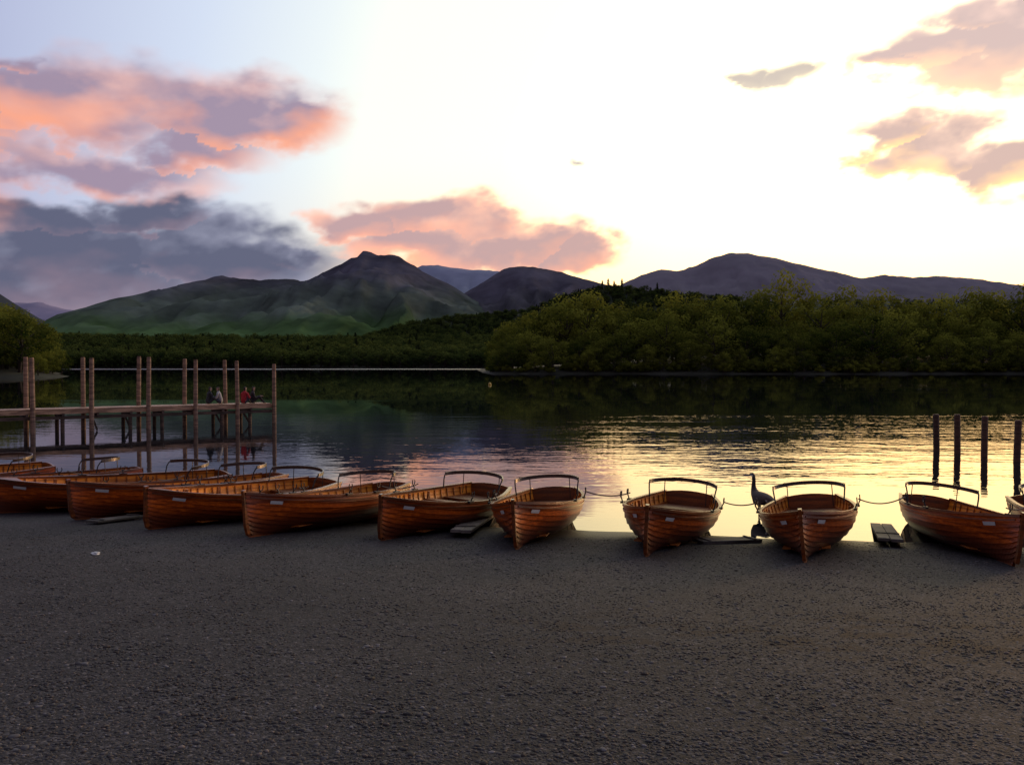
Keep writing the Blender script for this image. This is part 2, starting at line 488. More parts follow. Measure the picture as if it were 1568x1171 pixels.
# ------------------------------------------------ trees
def leaf_mat(name,dark,light):
    m,nt,b=new_mat(name)
    at=N(nt,'ShaderNodeAttribute'); at.attribute_name='tint'
    oi=N(nt,'ShaderNodeObjectInfo')
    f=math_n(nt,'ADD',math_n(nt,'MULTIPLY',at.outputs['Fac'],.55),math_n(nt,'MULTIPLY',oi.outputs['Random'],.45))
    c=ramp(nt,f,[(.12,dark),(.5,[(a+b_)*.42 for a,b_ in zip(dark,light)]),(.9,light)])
    nt.nodes.remove(b); out=nt.nodes['Material Output']
    d=N(nt,'ShaderNodeBsdfDiffuse'); t=N(nt,'ShaderNodeBsdfTranslucent'); mx=N(nt,'ShaderNodeMixShader')
    nt.links.new(c,d.inputs[0]); nt.links.new(c,t.inputs[0]); mx.inputs[0].default_value=.38
    nt.links.new(d.outputs[0],mx.inputs[1]); nt.links.new(t.outputs[0],mx.inputs[2]); nt.links.new(mx.outputs[0],out.inputs[0])
    return m
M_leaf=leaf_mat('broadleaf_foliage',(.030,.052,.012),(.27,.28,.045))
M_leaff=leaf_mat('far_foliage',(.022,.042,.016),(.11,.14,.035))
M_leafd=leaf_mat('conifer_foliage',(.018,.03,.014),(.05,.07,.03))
M_bark=simple('bark',(.05,.038,.028),.9,.4,6,det=2)
def leaf_obj(name,clumps,leafsize,nper,trunk,rr,mat,conifer=False):
    g=Geo()
    for pts_,rad,sc in trunk: g.tube(pts_,rad,5,0,sc,up=Vector((0,1,0.01)))
    v=[tuple(p) for p in g.v]; f=list(g.f); mi=[0]*len(f); tint=[0.2]*len(v)
    for c,r,tn in clumps:
        for _ in range(nper if conifer else int(nper*min(3,max(.5,(r/.115)**2)))):
            d=Vector((rr.gauss(0,1),rr.gauss(0,1),rr.gauss(0,1))).normalized()
            p=c+Vector((d.x,d.y,d.z*.8))*r*(rr.random()**.35)
            nrm=(d*1.6+Vector((rr.gauss(0,.5),rr.gauss(0,.5),rr.gauss(0,.5)+.4))).normalized()
            a=nrm.orthogonal().normalized(); a=(Matrix.Rotation(rr.random()*6.28,3,nrm)@a); bb=nrm.cross(a)
            s=leafsize*(.6+.8*rr.random()); k=len(v)
            v+= [tuple(p+a*s),tuple(p+bb*s*.7),tuple(p-a*s),tuple(p-bb*s*.7)]
            f.append((k,k+1,k+2,k+3)); mi.append(1)
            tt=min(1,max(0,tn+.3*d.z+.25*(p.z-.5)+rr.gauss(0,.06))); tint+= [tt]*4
    me=bpy.data.meshes.new(name); me.from_pydata(v,[],f); me.materials.append(M_bark); me.materials.append(mat)
    me.polygons.foreach_set('material_index',mi)
    a=me.attributes.new('tint','FLOAT','POINT'); a.data.foreach_set('value',tint); me.update()
    return bpy.data.objects.new(name,me)
def broadleaf(i,ls=.017,nper=70,mat=None):
    rr=random.Random(100+i); w=rr.uniform(.29,.36); clumps=[]; trunk=[]
    lean=Vector((rr.uniform(-.03,.03),rr.uniform(-.03,.03),0))
    trunk.append(([Vector((0,0,-.03)),Vector((0,0,.15))+lean,Vector((0,0,.4))+lean*2,Vector((0,0,.7))+lean],.022,[1.2,.9,.65,.2]))
    nl=13+rr.randrange(5)
    for k in range(nl):
        az=k*2.4+rr.uniform(-.5,.5); h=.2+.6*(k+.5)/nl
        prof=math.sin(min(1,max(.0,(h+.05)/1.02))*math.pi)**.5
        rad=w*prof*rr.uniform(.75,1.0)
        c=Vector((math.cos(az)*rad,math.sin(az)*rad,h))+lean
        base=Vector((0,0,h*.6+.02))+lean
        trunk.append(([base,(base+c)/2+Vector((0,0,-.01)),c],.009,[1,.7,.3]))
        cr=rr.uniform(.11,.16); t0=rr.uniform(.2,.6)
        clumps.append((c,cr,t0))
        c2=c+Vector((rr.gauss(0,.07),rr.gauss(0,.07),rr.gauss(0,.05)))
        clumps.append((c2,cr*.7,t0+rr.uniform(-.1,.15)))
    clumps.append((Vector((rr.uniform(-.05,.05),0,.84))+lean,.165,.5)); clumps.append((Vector((.0,0,.66))+lean,.25,.3)); clumps.append((Vector((.0,0,.42))+lean,.26,.15))
    for _ in range(5):
        a=rr.random()*6.28; clumps.append((Vector((math.cos(a)*w*.9,math.sin(a)*w*.9,rr.uniform(.1,.35))),.09,.2))
    return leaf_obj('a_broadleaf%d'%i,clumps,ls,nper,trunk,rr,mat or M_leaf)
def shrub(i,nper=30):
    rr=random.Random(200+i); clumps=[];trunk=[]
    for k in range(16):
        az=rr.random()*6.28; r=.6*rr.random()**.6; h=.15+.65*rr.random()*(1-r*.7)
        c=Vector((math.cos(az)*r,math.sin(az)*r,h)); clumps.append((c,rr.uniform(.18,.3),rr.uniform(.35,.85)))
        trunk.append(([Vector((0,0,-.05)),c*.6,c],.015,[1,.7,.3]))
    return leaf_obj('b_shrub%d'%i,clumps,.05,nper,trunk,rr,M_leaf)
def conifer(i,ls=.014,nper=22):
    rr=random.Random(300+i); clumps=[]; trunk=[([Vector((0,0,-.03)),Vector((0,0,.5)),Vector((0,0,1))],.015,[1,.6,.1])]
    for k in range(34):
        h=.12+.86*k/33; rad=.2*(1-h)**.8*rr.uniform(.6,1.1)
        for _ in range(3):
            az=rr.random()*6.28
            clumps.append((Vector((math.cos(az)*rad*.75,math.sin(az)*rad*.75,h)),.03+rad*.4,rr.uniform(.0,.7)))
    return leaf_obj('c_conifer%d'%i,clumps,ls,nper,trunk,rr,M_leafd,True)
tc=bpy.data.collections.new('tree_kinds')
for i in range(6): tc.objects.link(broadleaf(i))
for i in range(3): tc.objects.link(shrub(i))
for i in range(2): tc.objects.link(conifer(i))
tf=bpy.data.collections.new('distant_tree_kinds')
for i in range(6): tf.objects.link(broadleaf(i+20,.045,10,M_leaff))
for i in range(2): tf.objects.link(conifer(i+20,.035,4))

M_land=simple('woodland_floor',(.022,.024,.012),.95,.5,.15,det=3)
def shore_r(x): return 306+4*math.sin(x*.045)+8*noise.noise(Vector((x*.02,0,5)))+max(0,(8-x))*.6
def pen_h(x,y):
    d=min(y-shore_r(x),(x+8+(y-300)*.05)*.9,(620-y)*.6)
    if d<0: return max(-1.5,d*.15)
    return min(d*.35,.7)+min(d*.06,9)+.6*noise.noise(Vector((x*.03,y*.03,0)))*min(1,d/20)
def patch(name,x0,x1,y0,y1,st,hf,mat):
    nx=int((x1-x0)/st)+1; ny=int((y1-y0)/st)+1
    v=[(x0+i*st,y0+j*st,hf(x0+i*st,y0+j*st)) for j in range(ny) for i in range(nx)]
    f=[(j*nx+i,j*nx+i+1,(j+1)*nx+i+1,(j+1)*nx+i) for j in range(ny-1) for i in range(nx-1)]
    return mesh_obj(name,v,f,[mat],smooth=True)
patch('wooded_peninsula',-30,520,285,640,5,pen_h,M_land)
top_r=[(700,560),(755,538),(775,490),(800,480),(830,466),(870,447),(905,440),(940,460),(990,460),(1040,442),(1090,452),(1150,441),(1180,421),(1200,411),(1225,424),(1245,448),(1300,434),(1345,440),(1400,453),(1440,446),(1480,435),(1530,442),(1568,432),(1700,445),(1900,450)]
def topz(tab,x,y): return CAMH+(560-interp(tab,784+F*x/y))*y/F
pts=[]; grid={}
def place(x,y,g0,Hn,w,k,minsp):
    for gx in(-1,0,1):
        for gy in(-1,0,1):
            for q in grid.get((int(x//20)+gx,int(y//20)+gy),()):
                if (q[0]-x)**2+(q[1]-y)**2<(minsp*(q[2]+w)*.5)**2: return False
    grid.setdefault((int(x//20),int(y//20)),[]).append((x,y,w)); pts.append(((x,y,g0-.2),(w,w,Hn),R.random()*6.28,k)); return True
for px in (775,805,835,868,903,945,990,1040,1072,1105,1150,1200,1262,1302,1345,1400,1440,1480,1530,1568,1620,1680,1740,1800,1860):
    y=R.uniform(335,365); x=(px-784)/F*y; g0=pen_h(x,y)
    H=(topz(top_r,x,y)-g0)*1.04
    if H<6: continue
    w=min(H*R.uniform(1.05,1.2),34); place(x,y,g0,H,w,R.randrange(6),.12)
for _ in range(5000):
    x=-8+R.random()*330; y=shore_r(x)+2+R.random()**1.2*110
    g0=pen_h(x,y)
    if g0<.25: continue
    d=y-shore_r(x)
    H=topz(top_r,x,y)-g0
    if H<3: continue
    Hn=R.uniform(5,15) if d<9 else (R.uniform(13,24) if d<40 else R.uniform(18,28))
    Hn=min(Hn,H*R.uniform(.76,.97))
    w=Hn*R.uniform(1.05,1.35)
    if H<9: w=min(w,H)
    place(x,y,g0,Hn,w,(9 if R.random()<.01 else R.randrange(6)),.47 if d<50 else .54)
for _ in range(260):
    x=-7+R.random()*320; y=shore_r(x)+1.5+R.random()*8; g0=pen_h(x,y)
    if g0<.1: continue
    s=R.uniform(1.8,5.2); pts.append(((x,y,g0-.2),(s,s,s*R.uniform(.8,1.15)),R.random()*6.28,6+R.randrange(3)))
scatter('woodland',pts,tc)
def lsh(y): return -119-(y-230)*.535+5*noise.noise(Vector((y*.04,3,3)))
def left_h(x,y):
    d=min(lsh(y)-x,(y-205)*.8,(520-y))
    if d<0: return max(-1.5,d*.15)
    return min(d*.3,.6)+min(d*.08,9)
patch('wooded_bank',-460,-100,195,530,5,left_h,M_land)
top_l=[(-400,430),(-60,435),(0,450),(20,458),(45,468),(70,480),(90,500),(110,525),(125,548),(140,562)]
pts=[]; grid={}
for _ in range(2200):
    y=R.uniform(212,480); x=lsh(y)-1-R.random()**1.3*120; g0=left_h(x,y)
    if g0<.2: continue
    H=topz(top_l,x,y)-g0
    if H<2.5: continue
    d=lsh(y)-x; Hn=min(R.uniform(5,12) if d<6 else R.uniform(14,26),H*R.uniform(.88,1.02))
    place(x,y,g0,Hn,Hn*R.uniform(1.0,1.35),R.randrange(6) if Hn>5 else 6+R.randrange(3),.36)
scatter('woodland',pts,tc)
def far_h(x,y):
    sh=880+25*noise.noise(Vector((x*.004,0,1)))+ (max(0,-x-380))*-.4
    d=y-sh
    if d<0: return max(-1.5,d*.1)
    return min(d*.2,1)+min(d,520)*.068+6*noise.noise(Vector((x*.006,y*.006,0)))*min(1,d/100)
patch('far_shore',-1300,900,500,1700,20,far_h,M_land)
pts=[]; grid={}
for _ in range(7000):
    y=R.uniform(640,1420) if R.random()<.5 else R.uniform(860,1000); x=R.uniform(-.62,.12)*y
    g0=far_h(x,y)
    if g0<.2: continue
    H=R.uniform(12,21); w=H*R.uniform(1.1,1.5); k=6+R.randrange(2) if R.random()<.07 else R.randrange(6)
    place(x,y,g0-.2,H,w,k,.32)
scatter('woodland',pts,tf)

# ------------------------------------------------ hills
def hill_mat(name,low,mid,high,z1,z2,sc,con=.22):  # bluish, lifted fell colours: aerial haze is painted into the base colour
    m,nt,b=new_mat(name); co=coord(nt); s=N(nt,'ShaderNodeSeparateXYZ'); nt.links.new(co,s.inputs[0])
    n_=noise_n(nt,co,sc,4,.65,.5); n2=noise_n(nt,mapping(nt,co,(1,1,2.5)),sc*5,3,.65)
    zz=math_n(nt,'ADD',s.outputs[2],math_n(nt,'MULTIPLY',math_n(nt,'SUBTRACT',n_,.5),z2*.9))
    c=mixc(nt,sstep(nt,zz,z1*.6,z1*1.3),low,mid); c=mixc(nt,sstep(nt,zz,z2*.7,z2*1.2),c,high)
    c=mixc(nt,1,c,ramp(nt,n2,[(.3,(1-con,)*3),(.7,(1+con,)*3)]),'MULTIPLY')
    c=mixc(nt,1,c,ramp(nt,n_,[(.35,(1-con,)*3),(.65,(1+con*.7,)*3)]),'MULTIPLY')
    nt.links.new(c,b.inputs['Base Color']); b.inputs['Roughness'].default_value=1; b.inputs['Specular IOR Level'].default_value=0
    return m
def ridge(name,prof,D,df,db,mat,amp,seed,step_px=6,power=1.25,rows=42):
    P=[(at_y(px,py,D).x,at_y(px,py,D).z) for px,py in prof]
    x0,x1=P[0][0],P[-1][0]
    def h(x,y):
        Z=max(0,interp(P,x)*.5+sinterp(P,x)*.5); s=(y-D)/(db if y>D else -df); s=min(1,abs(s))
        base=Z*(1-s)**power
        k=min(1,s*2.4)**1.3*(1-s)*Z
        rn=1-abs(noise.fractal(Vector((x/(amp*900)+seed,y/(amp*2600),seed)),1,2,5))*2
        base+=k*amp*(rn-.6)*1.3
        base+=Z*.011*fbm(x/(D*.010),y/(D*.012),seed,6)
        return base-1.5*(s>=.999)
    n=int((prof[-1][0]-prof[0][0])/step_px); ysl=[D-df*(1-i/(rows*.75))**1.0 for i in range(int(rows*.75))]+[D+db*i/(rows*.25) for i in range(int(rows*.25)+1)]
    v=[];f=[]
    for y in ysl:
        for i in range(n+1):
            x=x0+(x1-x0)*i/n; v.append((x,y,h(x,y)))
    for j in range(len(ysl)-1):
        for i in range(n): f.append((j*(n+1)+i,j*(n+1)+i+1,(j+1)*(n+1)+i+1,(j+1)*(n+1)+i))
    mesh_obj(name,v,f,[mat],smooth=True); return h
catb=[(-120,556),(0,545),(90,520),(150,508),(205,490),(260,458),(305,434),(335,422),(362,426),(400,429),(440,427),(470,430),(500,416),(530,400),(546,393),(556,385),(566,386),(578,391),(600,390),(625,401),(655,420),(690,436),(730,462),(780,490),(850,520),(950,550)]
ridge('fell',catb,3600,2000,1500,hill_mat('fell_hazed',(.065,.115,.045),(.08,.10,.085),(.085,.083,.11),150,300,.0012,.36),.34,1.7,3,rows=60)
ridge('fell',[(520,520),(580,455),(620,418),(650,406),(680,408),(720,413),(760,415),(800,424),(860,450),(930,500)],6500,2500,1500,hill_mat('far_fell',(.2,.24,.28),(.22,.25,.32),(.22,.24,.34),150,600,.0008,.1),.12,4.2,6)  # pale blue slope colours hold painted distance haze
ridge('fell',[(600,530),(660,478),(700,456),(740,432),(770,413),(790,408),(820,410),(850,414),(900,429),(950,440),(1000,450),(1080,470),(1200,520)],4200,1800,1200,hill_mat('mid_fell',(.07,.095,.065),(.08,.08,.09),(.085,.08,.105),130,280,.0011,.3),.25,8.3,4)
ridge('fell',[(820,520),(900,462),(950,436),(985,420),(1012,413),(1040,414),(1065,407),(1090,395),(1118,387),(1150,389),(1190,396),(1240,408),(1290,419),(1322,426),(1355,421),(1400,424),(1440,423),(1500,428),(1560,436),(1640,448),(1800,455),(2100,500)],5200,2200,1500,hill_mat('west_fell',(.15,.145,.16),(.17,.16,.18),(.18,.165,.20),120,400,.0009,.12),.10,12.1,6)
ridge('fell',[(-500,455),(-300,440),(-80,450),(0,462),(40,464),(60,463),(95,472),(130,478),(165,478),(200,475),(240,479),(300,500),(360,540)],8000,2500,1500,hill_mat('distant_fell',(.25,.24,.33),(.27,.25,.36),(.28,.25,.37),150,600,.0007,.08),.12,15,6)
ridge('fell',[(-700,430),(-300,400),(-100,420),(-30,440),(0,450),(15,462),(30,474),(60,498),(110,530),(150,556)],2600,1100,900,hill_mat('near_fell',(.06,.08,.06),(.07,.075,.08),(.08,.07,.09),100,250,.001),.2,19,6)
M_fh=simple('foothill_wood_floor',(.025,.036,.02),.95,.5,.03,det=3)
fh=ridge('wooded_hill',[(430,552),(520,532),(580,512),(640,496),(700,488),(760,484),(810,478),(860,458),(910,445),(960,442),(1010,448),(1080,456),(1200,462),(1400,462),(1700,466),(1900,475)],1900,480,500,M_fh,.08,22,8)
pts=[]; grid={}
for _ in range(6000):
    y=R.uniform(1450,1940); px=R.uniform(440,1130) if R.random()<.85 else R.uniform(1100,1700); x=(px-784)/F*y
    g0=fh(x,y)
    if g0<2: continue
    H=R.uniform(9,15); w=H*R.uniform(1.1,1.7); k=6+R.randrange(2) if R.random()<.2 else R.randrange(6)
    pts.append(((x,y,g0-.5),(w,w,H),R.random()*6.28,k))
for px,hh in((922,20),(931,24),(940,19),(952,22),(1006,20)):
    y=1900; x=(px-784)/F*y; pts.append(((x,y,fh(x,y)-.5),(hh*1.3,hh*1.3,hh),R.random()*6,6))
scatter('woodland',pts,tf)

# ------------------------------------------------ jetty
e=empty('jetty')
P0=at_z(0,628,1.0); P1=at_z(416,617,1.0)
d=(P1-P0); d.z=0; dl=d.length; d.normalize(); nn=Vector((-d.y,d.x,0)); WD=1.35
rotz=Matrix.Rotation(math.atan2(d.y,d.x),3,'Z')
start=-22.0
g=Geo(); s=start
while s<dl:
    c=P0+d*s+nn*WD/2; g.box((c.x,c.y,.97+R.uniform(-.003,.003)),.13,WD+.12,.045,rotz); s+=.145
g.obj('deck_boards',[M_deck],e)
g=Geo()
mid=(start+dl)/2
for o_,zz in((-.045,.87),(WD+.045,.87),(WD/2,.86)):
    c=P0+d*mid+nn*o_; g.box((c.x,c.y,zz),dl-start,.07,.19,rotz)
c=P0+d*(dl+.04)+nn*WD/2; g.box((c.x,c.y,.86),.06,WD+.2,.2,rotz)
g.obj('fascia_beams',[M_deck],e)
def front_s(px):
    r_=ray(px,620)
    A=Matrix(((d.x,-r_.x),(d.y,-r_.y))); sol=A.inverted()@Vector((-P0.x,-P0.y)); return sol[0]
g=Geo()
tops=[(-140,3.0),(-50,3.0),(49,3.1),(139,3.1),(226,3.15),(298,3.05),(362,3.0),(418,2.85)]
posts=[]
for px,zt in tops:
    s=front_s(px); posts.append(s)
    for o_,dz in((-.15,0),(WD+.15,.05)):
        if px==418 and o_>0: continue
        c=P0+d*s+nn*o_; ln=Vector((R.uniform(-.03,.03),R.uniform(-.03,.03),0))
        g.tube([Vector((c.x,c.y,-2)),Vector((c.x,c.y,1)),Vector((c.x,c.y,zt+dz))+ln],.10,10,0,[1.05,1,.92],up=Vector((0,1,0)))
        g.tube([Vector((c.x,c.y,zt+dz))+ln,Vector((c.x,c.y,zt+dz+.04))+ln],.08,10,up=Vector((0,1,0)))
g.obj('mooring_posts',[M_jpost],e)
g=Geo(); s=start
while s<dl-.3:
    if min(abs(s-p) for p in posts)>.4:
        for o_ in(.06,WD-.06):
            c=P0+d*s+nn*o_; g.tube([Vector((c.x,c.y,-2)),Vector((c.x,c.y,.80))],.085,8,up=Vector((0,1,0)))
    a=P0+d*s+nn*(WD/2); g.box((a.x,a.y,.73),.09,WD+.3,.14,rotz)
    if int(s*10)%2==0:
        A=P0+d*s+nn*.06; B=P0+d*s+nn*(WD-.06); g.sweep([Vector((A.x,A.y,.05)),Vector((B.x,B.y,.7))],rect(.05,.1))
    s+=1.35
c=P0+d*mid+nn*.0; g.box((c.x,c.y,.62),dl-start,.06,.14,rotz)
g.obj('piles',[M_pile],e)

for px,yt,yb in((1434,634,745),(1466,634,750),(1507,637,757),(1557,643,766)):
    w=at_z(px,(yt+yb)/2+2,0); zt=at_y(px,yt,w.y).z
    g=Geo(); ln=Vector((R.uniform(-.03,.05),R.uniform(-.03,.03),0))
    g.tube([Vector((0,0,-2.2)),Vector((0,0,0)),Vector((0,0,zt-.03))+ln,Vector((0,0,zt))+ln],.098,12,0,[1.05,1,.95,.75],up=Vector((0,1,0)))
    o=g.obj('mooring_post',[M_post]); o.location=(w.x,w.y,0)

def plank(pn,pf,w,th,lift=.0):
    A=on_ground(*pn); B=on_ground(*pf); dv=B-A; ln=dv.length; g=Geo()
    yax=dv.normalized(); xax=yax.cross(Vector((0,0,1))).normalized(); zax=xax.cross(yax)
    rm=Matrix((xax,yax,zax)).transposed()
    n=2
    for i in range(n):
        c=(A+B)/2+xax*((i-.5)*w/n)+Vector((0,0,th/2+lift+.01)); g.box(c,w/n-.008,ln*(1 if i else .98),th,rm)
    for k in(.12,.88):
        c=A.lerp(B,k)+Vector((0,0,th+lift+.022)); g.box(c,w*.98,.05,.014,rm)
    c=A.lerp(B,.85)+Vector((0,0,lift/2)); g.box(c,w*.8,.12,max(lift,.02)+.02,rm)
    o=g.obj('gangplank',[M_old])
    md=o.modifiers.new('b','BEVEL'); md.width=.006; md.segments=1
plank((705,824),(760,786),.34,.05,.07)
plank((1364,838),(1333,786),.36,.05,.07)
plank((140,803),(212,794),.28,.04,.02)
plank((1068,832),(1158,829),.3,.05,.0)
p=on_ground(147,849); bm=bmesh.new(); bmesh.ops.create_icosphere(bm,subdivisions=3,radius=.05)
for v in bm.verts: v.co*=1+.5*noise.noise(v.co*30); v.co.z*=.5
me=bpy.data.meshes.new('litter'); bm.to_mesh(me); bm.free(); me.materials.append(M_white)
o=bpy.data.objects.new('paper_litter',me); o.location=(p.x,p.y,p.z+.015); scene.collection.objects.link(o)
p=at_z(750,589,0); e=empty('buoy',(p.x,p.y,0)); M_y=simple('yellow_buoy_plastic',(.5,.32,.04),.4,.1,3)
g=Geo(); rr_=[(.0,-.25),(.22,-.15),(.3,.05),(.26,.25),(.12,.36),(.05,.42),(.05,.5),(0,.5)]
n=14
for r_,z in rr_:
    for k in range(n): g.v.append(Vector((max(r_*.8,.001)*math.cos(6.2832*k/n),max(r_*.8,.001)*math.sin(6.2832*k/n),z*.8)))
for i in range(len(rr_)-1):
    for k in range(n): g.f.append([i*n+k,i*n+(k+1)%n,(i+1)*n+(k+1)%n,(i+1)*n+k]); g.m.append(0)
g.obj('float',[M_y],e,True)
g=Geo(); q=[Vector((0,.06*math.cos(a/8*6.283),.44+.06*math.sin(a/8*6.283))) for a in range(9)]; g.tube(q,.012,6,up=Vector((1,0,0))); g.obj('ring',[M_iron],e)

# ------------------------------------------------ skin helper
def skin(name,joints,edges,labels,mats,root=0,sub=2,loc=(0,0,0),rz=0,post=None,scale=1):
    me=bpy.data.meshes.new(name); me.from_pydata([j[0] for j in joints],edges,[])
    o=bpy.data.objects.new(name,me); scene.collection.objects.link(o)
    md=o.modifiers.new('s','SKIN'); md.use_smooth_shade=True
    for i,j in enumerate(joints):
        sv=me.skin_vertices[0].data[i]; sv.radius=(j[1],j[2]); sv.use_root=(i==root)
    ms=o.modifiers.new('u','SUBSURF'); ms.levels=sub; ms.render_levels=sub
    dg=bpy.context.evaluated_depsgraph_get(); ev=o.evaluated_get(dg); m2=bpy.data.meshes.new_from_object(ev)
    o.modifiers.clear(); o.data=m2; m2.materials.clear()
    for m in mats: m2.materials.append(m)
    J=[Vector(j[0]) for j in joints]
    for p in m2.polygons:
        c=p.center; best=1e9; li=0
        for (a,b_),lb in zip(edges,labels):
            ab=J[b_]-J[a]; t=max(0,min(1,(c-J[a]).dot(ab)/max(ab.length_squared,1e-9))); dd=(c-(J[a]+ab*t)).length-(joints[a][1]*(1-t)+joints[b_][1]*t)
            if dd<best: best=dd; li=lb
        if post: li=post(c,li)
        p.material_index=li; p.use_smooth=True
    o.location=loc; o.rotation_euler=(0,0,rz); o.scale=(scale,)*3; return o
M_gb=simple('goose_brown_feathers',(.085,.065,.05),.8,.4,25); M_gk=simple('goose_black_feathers',(.012,.012,.013),.6,.2,20); M_gw=simple('goose_white_feathers',(.6,.58,.54),.8,.1,20)
gj=[((0,-.34,.27),.02,.012),((0,-.27,.28),.05,.03),((0,-.14,.28),.10,.09),((0,.0,.27),.125,.115),((0,.12,.28),.10,.10),((0,.19,.33),.062,.066),((0,.215,.42),.036,.038),((0,.205,.51),.029,.031),((0,.215,.58),.029,.032),((0,.245,.605),.034,.036),((0,.285,.60),.020,.018),((0,.335,.59),.012,.008),
 ((.055,-.02,.18),.035,.035),((.06,-.03,.10),.014,.014),((.06,-.02,.0),.01,.01),((.06,.05,-.02),.022,.006),
 ((-.055,-.02,.18),.035,.035),((-.06,-.03,.10),.014,.014),((-.06,-.02,.0),.01,.01),((-.06,.05,-.02),.022,.006)]
ge=[(0,1),(1,2),(2,3),(3,4),(4,5),(5,6),(6,7),(7,8),(8,9),(9,10),(10,11),(3,12),(12,13),(13,14),(14,15),(3,16),(16,17),(17,18),(18,19)]
gl=[1,0,0,0,0,1,1,1,1,1,1,0,1,1,1,0,1,1,1]
def gp(c,li):
    if c.y<-.2 and c.z<.27: return 2
    if .2<c.y<.27 and c.z>.565 and c.z<.6 and abs(c.x)>.016: return 2
    if c.z>.4: return 1
    return li
p=at_z(1166,790,-.03)
skin('goose',gj,ge,gl,[M_gb,M_gk,M_gw],root=3,loc=(p.x,p.y,-.03),rz=math.radians(18),post=gp,scale=1.25)

M_skin=simple('skin',(.45,.27,.2),.6,.08,6)
def person(s,o_,face,jacket,trous,hair,lean=0,knees_up=False,name='seated_person'):
    mats=[simple(name+'_jacket',jacket,.85,.15,12),simple(name+'_trousers',trous,.85,.15,12),M_skin,simple(name+'_hair',hair,.7,.3,20),simple(name+'_shoes',(.02,.02,.02),.6,.2,10)]
    l=lean
    j=[((0,0,.10),.14,.11),((0,.02+l*.3,.27),.135,.10),((0,.03+l*.6,.42),.155,.10),((0,.03+l,.53),.10,.075),((0,.04+l,.60),.048,.05),((0,.05+l,.67),.062,.075),((0,.055+l,.75),.075,.09),((0,.04+l,.82),.05,.06),((0,.12+l,.705),.016,.016)]
    ed=[(0,1),(1,2),(2,3),(3,4),(4,5),(5,6),(6,7),(5,8)]; lb=[0,0,0,2,2,2,3,2]
    for sd in(-1,1):
        k=len(j)
        if knees_up: leg=[((sd*.09,.02,.09),.085,.085),((sd*.12,.36,.34),.062,.062),((sd*.11,.56,.06),.042,.042),((sd*.11,.66,.03),.035,.03)]
        else: leg=[((sd*.09,.03,.09),.088,.085),((sd*.11,.44,.08),.064,.064),((sd*.11,.50,-.34),.042,.042),((sd*.11,.62,-.37),.036,.03)]
        j+=leg; ed+=[(0,k),(k,k+1),(k+1,k+2),(k+2,k+3)]; lb+=[1,1,1,4]
        k=len(j)
        hand=(sd*.08,.40,.22) if not knees_up else (sd*.06,.42,.36)
        j+=[((sd*.18,.03+l,.49),.06,.06),((sd*.24,.08+l,.27),.046,.046),(hand,.032,.032),((hand[0]*.8,hand[1]+.08,hand[2]-.01),.03,.018)]
        ed+=[(3,k),(k,k+1),(k+1,k+2),(k+2,k+3)]; lb+=[0,0,0,2]
        b0=k+3
        for q in range(4):
            k2=len(j); bx=hand[0]*.8+sd*(.022-.015*q); j+=[((bx,hand[1]+.115,hand[2]-.01),.008,.008),((bx,hand[1]+.15-.004*abs(q-1),hand[2]-.04),.007,.007)]
            ed+=[(b0,k2),(k2,k2+1)]; lb+=[2,2]
        k2=len(j); j.append(((hand[0]*.8-sd*.045,hand[1]+.09,hand[2]),.009,.009)); ed.append((b0,k2)); lb.append(2)
    def post(c,li):
        if c.z>.60 and li in(2,3):
            if c.z>.765 or c.y<.035+l: return 3
        return li
    c=P0+d*s+nn*o_
    skin(name,j,ed,lb,mats,root=0,loc=(c.x,c.y,.985),rz=face,post=post)
ang=math.atan2(d.y,d.x)-math.pi/2
person(front_s(329),WD-.35,ang+.1,(.02,.022,.028),(.02,.022,.03),(.015,.01,.008),.06,True)
person(front_s(349),WD-.45,ang+2.6,(.32,.32,.33),(.04,.05,.08),(.05,.03,.02),.10,True)
person(front_s(377),.35,ang+.5,(.38,.02,.03),(.03,.03,.05),(.02,.012,.01),.05,True)
person(front_s(391),.5,ang-.2,(.03,.025,.03),(.02,.02,.025),(.03,.02,.012),.04,True)

# ------------------------------------------------ world
w=bpy.data.worlds.new('World'); scene.world=w; w.use_nodes=True; nt=w.node_tree
bg=nt.nodes['Background']
tcn=N(nt,'ShaderNodeTexCoord'); D_=tcn.outputs['Generated']
s_=N(nt,'ShaderNodeSeparateXYZ'); nt.links.new(D_,s_.inputs[0]); dx,dy,dz=s_.outputs
Mn=lambda op,a,b=None,c=None,clamp=False: math_n(nt,op,a,b,c,clamp)
GA,GE=math.radians(25),math.radians(7)
G=(math.sin(GA)*math.cos(GE),math.cos(GA)*math.cos(GE),math.sin(GE))
dp=N(nt,'ShaderNodeVectorMath',operation='DOT_PRODUCT'); nt.links.new(D_,dp.inputs[0]); dp.inputs[1].default_value=G
ang_=Mn('ARCCOSINE',Mn('MINIMUM',dp.outputs['Value'],1.0)); fa=Mn('DIVIDE',ang_,math.pi)
K=4.0
stops=[(0,(3.5,2.8,1.4)),(15,(2.8,2.35,1.3)),(26,(1.6,1.5,.98)),(33,(1.08,1.1,.95)),(38,(.86,.93,.95)),(45,(.66,.74,.90)),(56,(.45,.49,.70)),(80,(.27,.26,.38)),(115,(.18,.165,.225)),(180,(.15,.135,.185))]
col=ramp(nt,fa,[(a/180,[c/K for c in cc]) for a,cc in stops])
vm=N(nt,'ShaderNodeVectorMath',operation='SCALE'); nt.links.new(col,vm.inputs[0]); vm.inputs['Scale'].default_value=K; col=vm.outputs[0]
lowg=Mn('MULTIPLY',sstep(nt,dz,.04,.24,1,0),sstep(nt,ang_,.5,.85,1,0))
col=mixc(nt,lowg,col,mixc(nt,1.0,col,(1.08,.76,.56),'MULTIPLY'))
